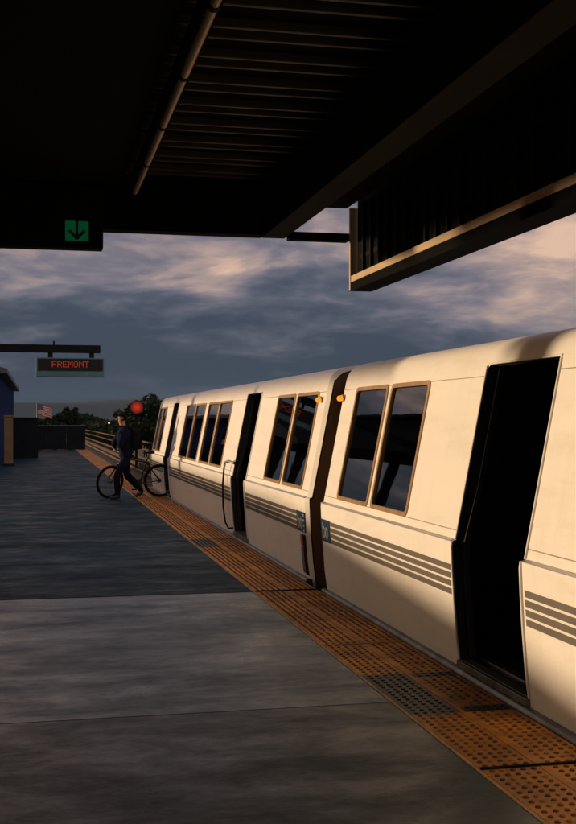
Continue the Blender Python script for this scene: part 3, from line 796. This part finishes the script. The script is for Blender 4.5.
# ------------------------------------------------------------------ trees
def make_tree(x, y, base_z, height, rx, rz, leaf, label, n_leaf=2600, ls=0.22, trunk_frac=0.35, seed=1, group=None, cat='tree'):
    rnd = random.Random(seed)
    t = empty('tree' if cat == 'tree' else 'bush', (x, y, base_z)); tag(t, label, cat, group)
    mb = MB(); top = height - rz*0.7
    r0 = 0.018*height
    mb.tube([(0, 0, 0), (0.1*rx*rnd.uniform(-1, 1), 0, height*0.3), (0.15*rx*rnd.uniform(-1, 1), 0.1*rx*rnd.uniform(-1, 1), top)], [r0, r0*0.7, r0*0.25], 8)
    cz = height - rz
    clumps = []
    for k in range(46):
        while True:
            p = Vector((rnd.uniform(-1, 1), rnd.uniform(-1, 1), rnd.uniform(-1, 1)))
            if 0.25 < p.length < 1: break
        q = Vector((p.x*rx*0.85, p.y*rx*0.85, cz + p.z*rz*0.85))
        clumps.append((q, rnd.uniform(0.16, 0.34)))
        if k % 3 == 0:
            zs_ = height*rnd.uniform(0.25, 0.5)
            mb.tube([(0, 0, zs_), (q.x*0.5, q.y*0.5, zs_ + (q.z - zs_)*0.55), tuple(q)], [r0*0.35, r0*0.2, r0*0.06], 5)
    mb.build('trunk', M['bark'], t, smooth=60)
    lb = MB()
    for k in range(n_leaf):
        q, cr = clumps[rnd.randrange(len(clumps))]
        d = Vector((rnd.gauss(0, 1), rnd.gauss(0, 1), rnd.gauss(0, 1))).normalized()*(rnd.random()**0.45)
        p = q + Vector((d.x*cr*rx, d.y*cr*rx, d.z*cr*rz))
        a = Vector((rnd.gauss(0, 1), rnd.gauss(0, 1), rnd.gauss(0, 1))).normalized(); b = a.orthogonal().normalized()
        s = ls*rnd.uniform(0.6, 1.4)
        lb.add([p - a*s, p + b*s*0.45, p + a*s, p - b*s*0.45], [(0, 1, 2, 3)])
    lb.build('crown', leaf, t)
    return t
def px_at(px, py, Y):
    a = (px - 288)/1130; c_, s_ = math.cos(YAW), math.sin(YAW)
    X = Y*(a*c_ + s_)/(c_ - a*s_); d = X*s_ + Y*c_
    return X, EYE - (py - 420)/1130*d
def tree_px(px, ytop, Y, wpx, hpx, leaf, label, seed, n=2400, ls=None, cat='tree', group=None):
    X, zt_ = px_at(px, ytop, Y); d = Y*1.02
    rx_ = wpx/2*d/1130; rz_ = hpx/2*d/1130
    make_tree(X, Y, GZ, zt_ - GZ, rx_, rz_, leaf, label, n, ls or max(0.16, rx_*0.085), seed=seed, cat=cat, group=group)
tree_px(153, 391, 98, 62, 62, M['leaf_dark'], 'large dark tree behind the red railway signal', 3, 9000, 0.22)
tree_px(68, 404, 74, 24, 30, M['leaf_dark'], 'round dark tree beyond the low end wall', 5, 4200, 0.12)
for i, (px, yt, Y, w, hh, lf_, lb_) in enumerate([
    (88, 414, 215, 30, 26, 'leaf_dark', 'small dark tree beside the round dark tree'),
    (99, 419, 190, 24, 22, 'leaf_mid', 'pale green bushy tree beyond the guideway rails'),
    (110, 420, 165, 24, 24, 'leaf_mid', 'low mid green tree behind the cyclist'),
    (54, 415, 125, 24, 18, 'leaf_dark', 'dark low tree between the flag and the round tree'),
    (40, 419, 135, 24, 14, 'leaf_dark', 'dark low tree under the flag'),
    (78, 412, 265, 20, 22, 'leaf_dark', 'narrow dark tree just past the round dark tree'),
    (128, 408, 125, 34, 44, 'leaf_dark', 'dark tree standing behind the cyclist head')]):
    tree_px(px, yt, Y, w, hh, M[lf_], lb_, 11 + i, 2600, 0.0021*Y)
# a street lamp, lit, far off
sl_x, sl_z = px_at(109, 423, 150)
st = empty('street_lamp', (sl_x, 150, GZ)); tag(st, 'small lit street lamp among the far trees', 'street lamp')
MB().tube([(0, 0, 0), (0, 0, sl_z - GZ - 0.1)], 0.06, 6).build('post', M['dark_steel'], st)
MB().tube([(0, 0, sl_z - GZ - 0.1), (0, 0, sl_z - GZ + 0.02), (0, 0, sl_z - GZ + 0.12)], [0.10, 0.12, 0.05], 10).build('lamp', emit('lamp_glow', (1, 0.9, 0.75), 1.2), st)

# ------------------------------------------------------------------ bicycle
M['tyre'] = mat('tyre_rubber', (0.008, 0.008, 0.008), 0.9, spec=0.1, var=0.3)
M['rim'] = mat('bike_rim', (0.12, 0.12, 0.12), 0.35, metal=0.8)
M['bike'] = mat('bike_frame_paint', (0.015, 0.015, 0.018), 0.35, coat=0.3)
WB, WR = 1.07, 0.345
ax = Vector((-0.991, -0.131, 0)).normalized()
bk = empty('bicycle', (2.50, 23.80, 0.0), math.atan2(ax.y, ax.x)); tag(bk, 'black mountain bicycle pushed by the person beside the train', 'bicycle')
hub_r, hub_f = Vector((0, 0, WR)), Vector((WB, 0, WR))
bb_ = Vector((0.43, 0, 0.30)); seat_t = Vector((0.27, 0, 0.80)); head_t = Vector((0.80, 0, 0.86)); head_b = Vector((0.845, 0, 0.73))
steer_ax = (head_t - head_b).normalized()
STEER = Matrix.Translation(head_b) @ Matrix.Rotation(R(27), 4, steer_ax) @ Matrix.Translation(-head_b)
def wheel(hub, mtx):
    w = empty('wheel'); w.parent = bk
    def T(p): return mtx @ Vector(p)
    def circ(r, n=36): return [T((hub.x + r*math.cos(2*math.pi*k/n), 0, hub.z + r*math.sin(2*math.pi*k/n))) for k in range(n)]
    MB().tube(circ(WR - 0.028), 0.029, 8, closed=True).build('tyre', M['tyre'], w, smooth=60)
    MB().tube(circ(WR - 0.052), 0.010, 6, closed=True).build('rim', M['rim'], w, smooth=60)
    sp = MB()
    for k in range(28):
        a = 2*math.pi*k/28; b = a + (0.5 if k % 2 else -0.5); s = 0.025 if (k//2) % 2 else -0.025
        sp.tube([T((hub.x + 0.02*math.cos(b), s, hub.z + 0.02*math.sin(b))), T((hub.x + (WR-0.055)*math.cos(a), 0, hub.z + (WR-0.055)*math.sin(a)))], 0.0018, 4)
    o = sp.build('spokes', M['rim'], w); o['kind'] = 'stuff'
    MB().tube([T((hub.x, -0.05, hub.z)), T((hub.x, 0.05, hub.z))], 0.024, 10).build('hub', M['rim'], w, smooth=50)
wheel(hub_r, Matrix.Identity(4)); wheel(hub_f, STEER)
fr = MB()
fr.tube([bb_, seat_t], 0.017, 8); fr.tube([seat_t + Vector((0.0, 0, -0.06)), head_t + Vector((0.005, 0, -0.03))], 0.018, 8)
fr.tube([bb_, head_b], 0.022, 8); fr.tube([head_b, head_t], 0.022, 8)
for s in (-0.055, 0.055):
    fr.tube([bb_ + Vector((-0.03, s*0.6, 0)), hub_r + Vector((0, s, 0))], 0.010, 6)
    fr.tube([seat_t + Vector((0.01, s*0.3, -0.08)), hub_r + Vector((0, s, 0))], 0.009, 6)
fr.build('frame', M['bike'], bk, smooth=60)
fk = MB()
for s in (-0.055, 0.055):
    fk.tube([STEER @ (head_b + Vector((0, s, -0.03))), STEER @ (hub_f + Vector((-0.03, s, 0.10))), STEER @ (hub_f + Vector((0, s, 0)))], [0.018, 0.015, 0.011], 8)
fk.tube([STEER @ (head_b + Vector((0, -0.06, -0.02))), STEER @ (head_b + Vector((0, 0.06, -0.02)))], 0.018, 8)
fk.build('fork', M['bike'], bk, smooth=60)
hbm = MB(); stem = head_t + steer_ax*0.06
hbm.tube([STEER @ head_t, STEER @ stem, STEER @ (stem + Vector((0.07, 0, 0.03)))], 0.015, 8)
bar = [STEER @ (stem + Vector((0.07 - 0.05*abs(u)**2, u*0.31, 0.03 + 0.02*abs(u)))) for u in (-1, -0.6, -0.2, 0, 0.2, 0.6, 1)]
hbm.tube(bar, 0.013, 8)
hb = hbm.build('handlebar', M['bike'], bk, smooth=60)
for u0, u1 in ((0, 1), (6, 5)):
    MB().tube([bar[u0], bar[u0].lerp(bar[u1], 0.95)], 0.018, 8).build('grip', M['tyre'], hb, smooth=60)
sd = MB(); st_ = seat_t + Vector((-0.035, 0, 0.13))
sd.tube([seat_t, st_ + Vector((0, 0, -0.03))], 0.013, 8)
sd.build('seat_post', M['rim'], bk, smooth=60)
sa = MB().tube([st_ + Vector((-0.12, 0, 0.015)), st_ + Vector((-0.08, 0, 0.02)), st_ + Vector((0.0, 0, 0.005)), st_ + Vector((0.08, 0, 0.0)), st_ + Vector((0.15, 0, -0.005))], [0.05, 0.072, 0.05, 0.026, 0.014], 10)
sa.v = [(x, y, st_.z + (z - st_.z)*0.45) for x, y, z in sa.v]; sa.build('saddle', M['tyre'], bk, smooth=60)
cr = MB(); n = 24
cr.tube([bb_ + Vector((0, -0.06, 0)), bb_ + Vector((0, -0.068, 0))], 0.085, 24)
cr.tube([bb_ + Vector((0, -0.075, 0)), bb_ + Vector((0.09, -0.085, -0.14))], 0.011, 6)
cr.tube([bb_ + Vector((0, 0.06, 0)), bb_ + Vector((-0.09, 0.085, 0.14))], 0.011, 6)
cr.build('crankset', M['rim'], bk, smooth=40)
for p, s in ((Vector((0.09, -0.13, -0.14)), 1), (Vector((-0.09, 0.13, 0.14)), 1)):
    q = bb_ + p; MB().cbox(q.x - 0.045, q.x + 0.045, q.y - 0.045, q.y + 0.045, q.z - 0.012, q.z + 0.012, 0.004).build('pedal', M['tyre'], bk)
MB().tube([bb_ + Vector((0, -0.066, 0.083)), hub_r + Vector((0, -0.05, 0.04))], 0.005, 5).tube([bb_ + Vector((0, -0.066, -0.083)), hub_r + Vector((0, -0.05, -0.04))], 0.005, 5).build('chain', M['tyre'], bk)
MB().tube([hub_r + Vector((0, -0.045, 0)), hub_r + Vector((0, -0.055, 0))], 0.045, 16).build('cassette', M['rim'], bk, smooth=40)

# ------------------------------------------------------------------ person pushing the bicycle
M['skin'] = mat('skin', (0.42, 0.23, 0.14), 0.5, var=0.1)
M['jacket'] = mat('navy_jacket', spec=0.08, base=(0.006, 0.009, 0.030), rough=0.9, var=0.3, scale=12, bump=0.2, bscale=14)
M['jeans'] = mat('dark_jeans', spec=0.08, base=(0.006, 0.009, 0.022), rough=0.9, var=0.3, scale=14, bump=0.2, bscale=16)
M['shoe'] = mat('dark_shoe', (0.012, 0.011, 0.011), 0.5)
M['hair'] = mat('dark_hair', (0.005, 0.004, 0.004), 0.8, spec=0.1, var=0.3, scale=30)
M['pack'] = mat('dark_backpack', (0.006, 0.007, 0.010), 0.9, spec=0.08, var=0.3, scale=8)
# local frame: +x forward (walking direction), +y to the person's left, z up.
ps = empty('person', (1.77, 23.36, 0.0), math.atan2(ax.y, ax.x)); tag(ps, 'person in dark navy jacket and jeans walking with a bicycle', 'person')
def skin_mesh(verts, edges_, radii, root=0, sub=2):
    me = bpy.data.meshes.new('skeleton'); me.from_pydata(verts, edges_, [])
    o = bpy.data.objects.new('skeleton_temp', me); col.objects.link(o)
    sk = o.modifiers.new('skin', 'SKIN'); sk.use_smooth_shade = True
    sv = me.skin_vertices[0].data if me.skin_vertices else None
    if sv is None:
        bpy.context.view_layer.update()
        sv = me.skin_vertices[0].data
    for i, r in enumerate(radii):
        sv[i].radius = r if isinstance(r, tuple) else (r, r); sv[i].use_root = (i == root)
    ss = o.modifiers.new('sub', 'SUBSURF'); ss.levels = sub; ss.render_levels = sub
    dgp = bpy.context.evaluated_depsgraph_get(); dgp.update()
    ev = o.evaluated_get(dgp); new = bpy.data.meshes.new_from_object(ev)
    bpy.data.objects.remove(o); bpy.data.meshes.remove(me)
    return new
rot = Matrix.Rotation(bk.rotation_euler.z, 4, 'Z')
def bike_to_person(p):
    w_ = Matrix.Translation(bk.location) @ rot @ p
    return (Matrix.Translation(ps.location) @ rot).inverted() @ w_
gl = bike_to_person(bar[1]); gr = bike_to_person(bar[5])
# nearer bar end for each hand
hands = sorted([gl, gr], key=lambda v: v.y)
hr_, hl_ = hands[0], hands[1]           # right hand has the smaller y
V = []; E_ = []; Rr = []
def vtx(p, r, prev=None):
    V.append(tuple(p)); Rr.append(r)
    if prev is not None: E_.append((prev, len(V) - 1))
    return len(V) - 1
pel = vtx((0, 0, 0.90), (0.125, 0.165))
wa = vtx((0.015, 0, 1.05), (0.135, 0.170), pel); ch = vtx((0.05, 0, 1.26), (0.145, 0.19), wa); up_ = vtx((0.06, 0, 1.40), (0.115, 0.15), ch)
nk = vtx((0.075, 0, 1.50), 0.055, up_); hd0 = vtx((0.095, 0, 1.58), 0.078, nk); hd1 = vtx((0.10, 0, 1.66), 0.092, hd0); hd2 = vtx((0.095, 0, 1.715), 0.07, hd1)
def arm(s, target, bend):
    sh_ = vtx((0.055, s*0.18, 1.385), 0.085, up_)
    el = vtx(bend, 0.066, sh_)
    wr = vtx(tuple(Vector(target) + (Vector(bend) - Vector(target)).normalized()*0.085 + Vector((0, 0, 0.025))), 0.034, el)
    vtx(tuple(Vector(target) + Vector((0, 0, 0.022))), 0.036, wr)
arm(-1, hr_, (0.22, -0.22, 1.13)); arm(1, hl_, (0.20, 0.30, 1.12))
def leg(s, knee, ank, toe):
    hp = vtx((0.0, s*0.095, 0.83), 0.11, pel); kn = vtx(knee, 0.078, hp); an = vtx(ank, 0.060, kn)
    hl__ = vtx((ank[0] - 0.02, ank[1], ank[2] - 0.055), 0.045, an); vtx(toe, 0.036, hl__)
leg(1, (0.22, 0.10, 0.49), (0.20, 0.10, 0.10), (0.37, 0.11, 0.036))
leg(-1, (-0.03, -0.10, 0.47), (-0.33, -0.10, 0.17), (-0.20, -0.11, 0.036))
body_me = skin_mesh(V, E_, Rr, 0, 2)
for m_ in ('jacket', 'jeans', 'skin', 'shoe'): body_me.materials.append(M[m_])
for p in body_me.polygons:
    c_ = p.center
    if c_.z > 1.505: i = 2
    elif c_.z < 0.115 or (c_.x < -0.22 and c_.z < 0.17 and c_.x > -0.9 and c_.z < 0.14): i = 3
    elif c_.z < 0.885 and c_.x < 0.40 and not (abs(c_.y) > 0.18): i = 1
    elif min((c_ - Vector(hr_)).length, (c_ - Vector(hl_)).length) < 0.075: i = 2
    else: i = 0
    p.material_index = i; p.use_smooth = True
bd = link('body', body_me, ps)
# fingers closed round the grips
fm = bmesh.new()
for hnd, s in ((Vector(hr_), -1), (Vector(hl_), 1)):
    bar_d = (Vector(gr) - Vector(gl)).normalized()
    for k in range(5):
        o_ = bar_d*((k - 1.5)*0.021) if k < 4 else bar_d*(-s*0.045)
        r_ = 0.0095 if k < 4 else 0.0105
        arc = [(-0.02, 0.028), (0.016, 0.030), (0.030, 0.008), (0.020, -0.018), (-0.006, -0.024)] if k < 4 else [(-0.03, 0.02), (-0.022, -0.004), (-0.004, -0.022)]
        sub_ = MB().tube([hnd + o_ + Vector((a, 0, b)) for a, b in arc], [r_*(1 - 0.06*i) for i in range(len(arc))], 8)
        t_ = bpy.data.meshes.new('finger'); t_.from_pydata(sub_.v, [], sub_.f); fm.from_mesh(t_); bpy.data.meshes.remove(t_)
me = bpy.data.meshes.new('fingers'); fm.to_mesh(me); fm.free(); me.materials.append(M['skin']); me.shade_smooth()
link('fingers', me, ps)
# face features and hair
hc = Vector((0.10, 0, 1.645))
MB().tube([hc + Vector((0.088, 0, 0.012)), hc + Vector((0.115, 0, -0.018)), hc + Vector((0.090, 0, -0.030))], [0.010, 0.017, 0.010], 8).build('nose', M['skin'], ps, smooth=60)
for s in (-1, 1):
    MB().tube([hc + Vector((-0.005, s*0.086, -0.01)), hc + Vector((-0.012, s*0.098, 0.012)), hc + Vector((-0.008, s*0.088, 0.03))], [0.010, 0.014, 0.010], 6).build('ear', M['skin'], ps, smooth=60)
    MB().tube([hc + Vector((0.078, s*0.034, 0.012)), hc + Vector((0.090, s*0.033, 0.012))], [0.012, 0.008], 8).build('eye', M['hair'], ps)
eb = MB()
eb.tube([hc + Vector((0.080, -0.025, -0.055)), hc + Vector((0.088, 0, -0.057)), hc + Vector((0.080, 0.025, -0.055))], 0.006, 6)
eb.build('mouth', M['hair'], ps)
hbm2 = bmesh.new(); bmesh.ops.create_icosphere(hbm2, subdivisions=3, radius=1)
for v in list(hbm2.verts):
    p = v.co
    if p.x > 0.30 and p.z < 0.10 + 0.5*(1-min(1,abs(p.y)*1.6)): hbm2.verts.remove(v); continue
    if p.z < -0.55: hbm2.verts.remove(v); continue
    k = 1 + 0.05*noise.noise(p*5)
    v.co = Vector((hc.x - 0.008 + p.x*0.112*k, p.y*0.106*k, hc.z + 0.016 + p.z*0.112*k))
me = bpy.data.meshes.new('hair'); hbm2.to_mesh(me); hbm2.free(); me.materials.append(M['hair']); me.shade_smooth()
link('hair', me, ps)
# collar and hem of the jacket
MB().tube([(0.078 + 0.064*math.cos(2*math.pi*k/16), 0.068*math.sin(2*math.pi*k/16), 1.485) for k in range(16)], 0.028, 8, closed=True).build('collar', M['jacket'], ps, smooth=60)
MB().tube([(0.0 + 0.135*math.cos(2*math.pi*k/20), 0.17*math.sin(2*math.pi*k/20), 0.885) for k in range(20)], 0.020, 8, closed=True).build('jacket_hem', M['jacket'], ps, smooth=60)
bp_ = empty('backpack', (0, 0, 0)); bp_.parent = ps
MB().cbox(-0.25, -0.07, -0.15, 0.15, 1.0, 1.44, 0.06).build('bag', M['pack'], bp_, smooth=60)
MB().cbox(-0.31, -0.24, -0.11, 0.11, 1.02, 1.22, 0.03).build('pocket', M['pack'], bp_, smooth=60)
for s in (-1, 1):
    MB().tube([(-0.10, s*0.09, 1.42), (0.0, s*0.10, 1.485), (0.12, s*0.11, 1.42), (0.175, s*0.115, 1.28), (0.10, s*0.15, 1.1), (-0.08, s*0.13, 1.05)], 0.017, 6).build('strap', M['pack'], bp_, smooth=60)

# ------------------------------------------------------------------ evening air
hm = bpy.data.materials.new('haze'); hm.use_nodes = True
hn = hm.node_tree.nodes; hn.clear()
ho = hn.new('ShaderNodeOutputMaterial'); hv = hn.new('ShaderNodeVolumePrincipled')
hv.inputs['Color'].default_value = (0.32, 0.58, 1.0, 1); hv.inputs['Density'].default_value = 0.00006
hm.node_tree.links.new(hv.outputs[0], ho.inputs['Volume'])
hz = MB().box(-4600, 4600, -1600, 4600, GZ - 2, 105).build('haze', hm)
tag(hz, kind='stuff')
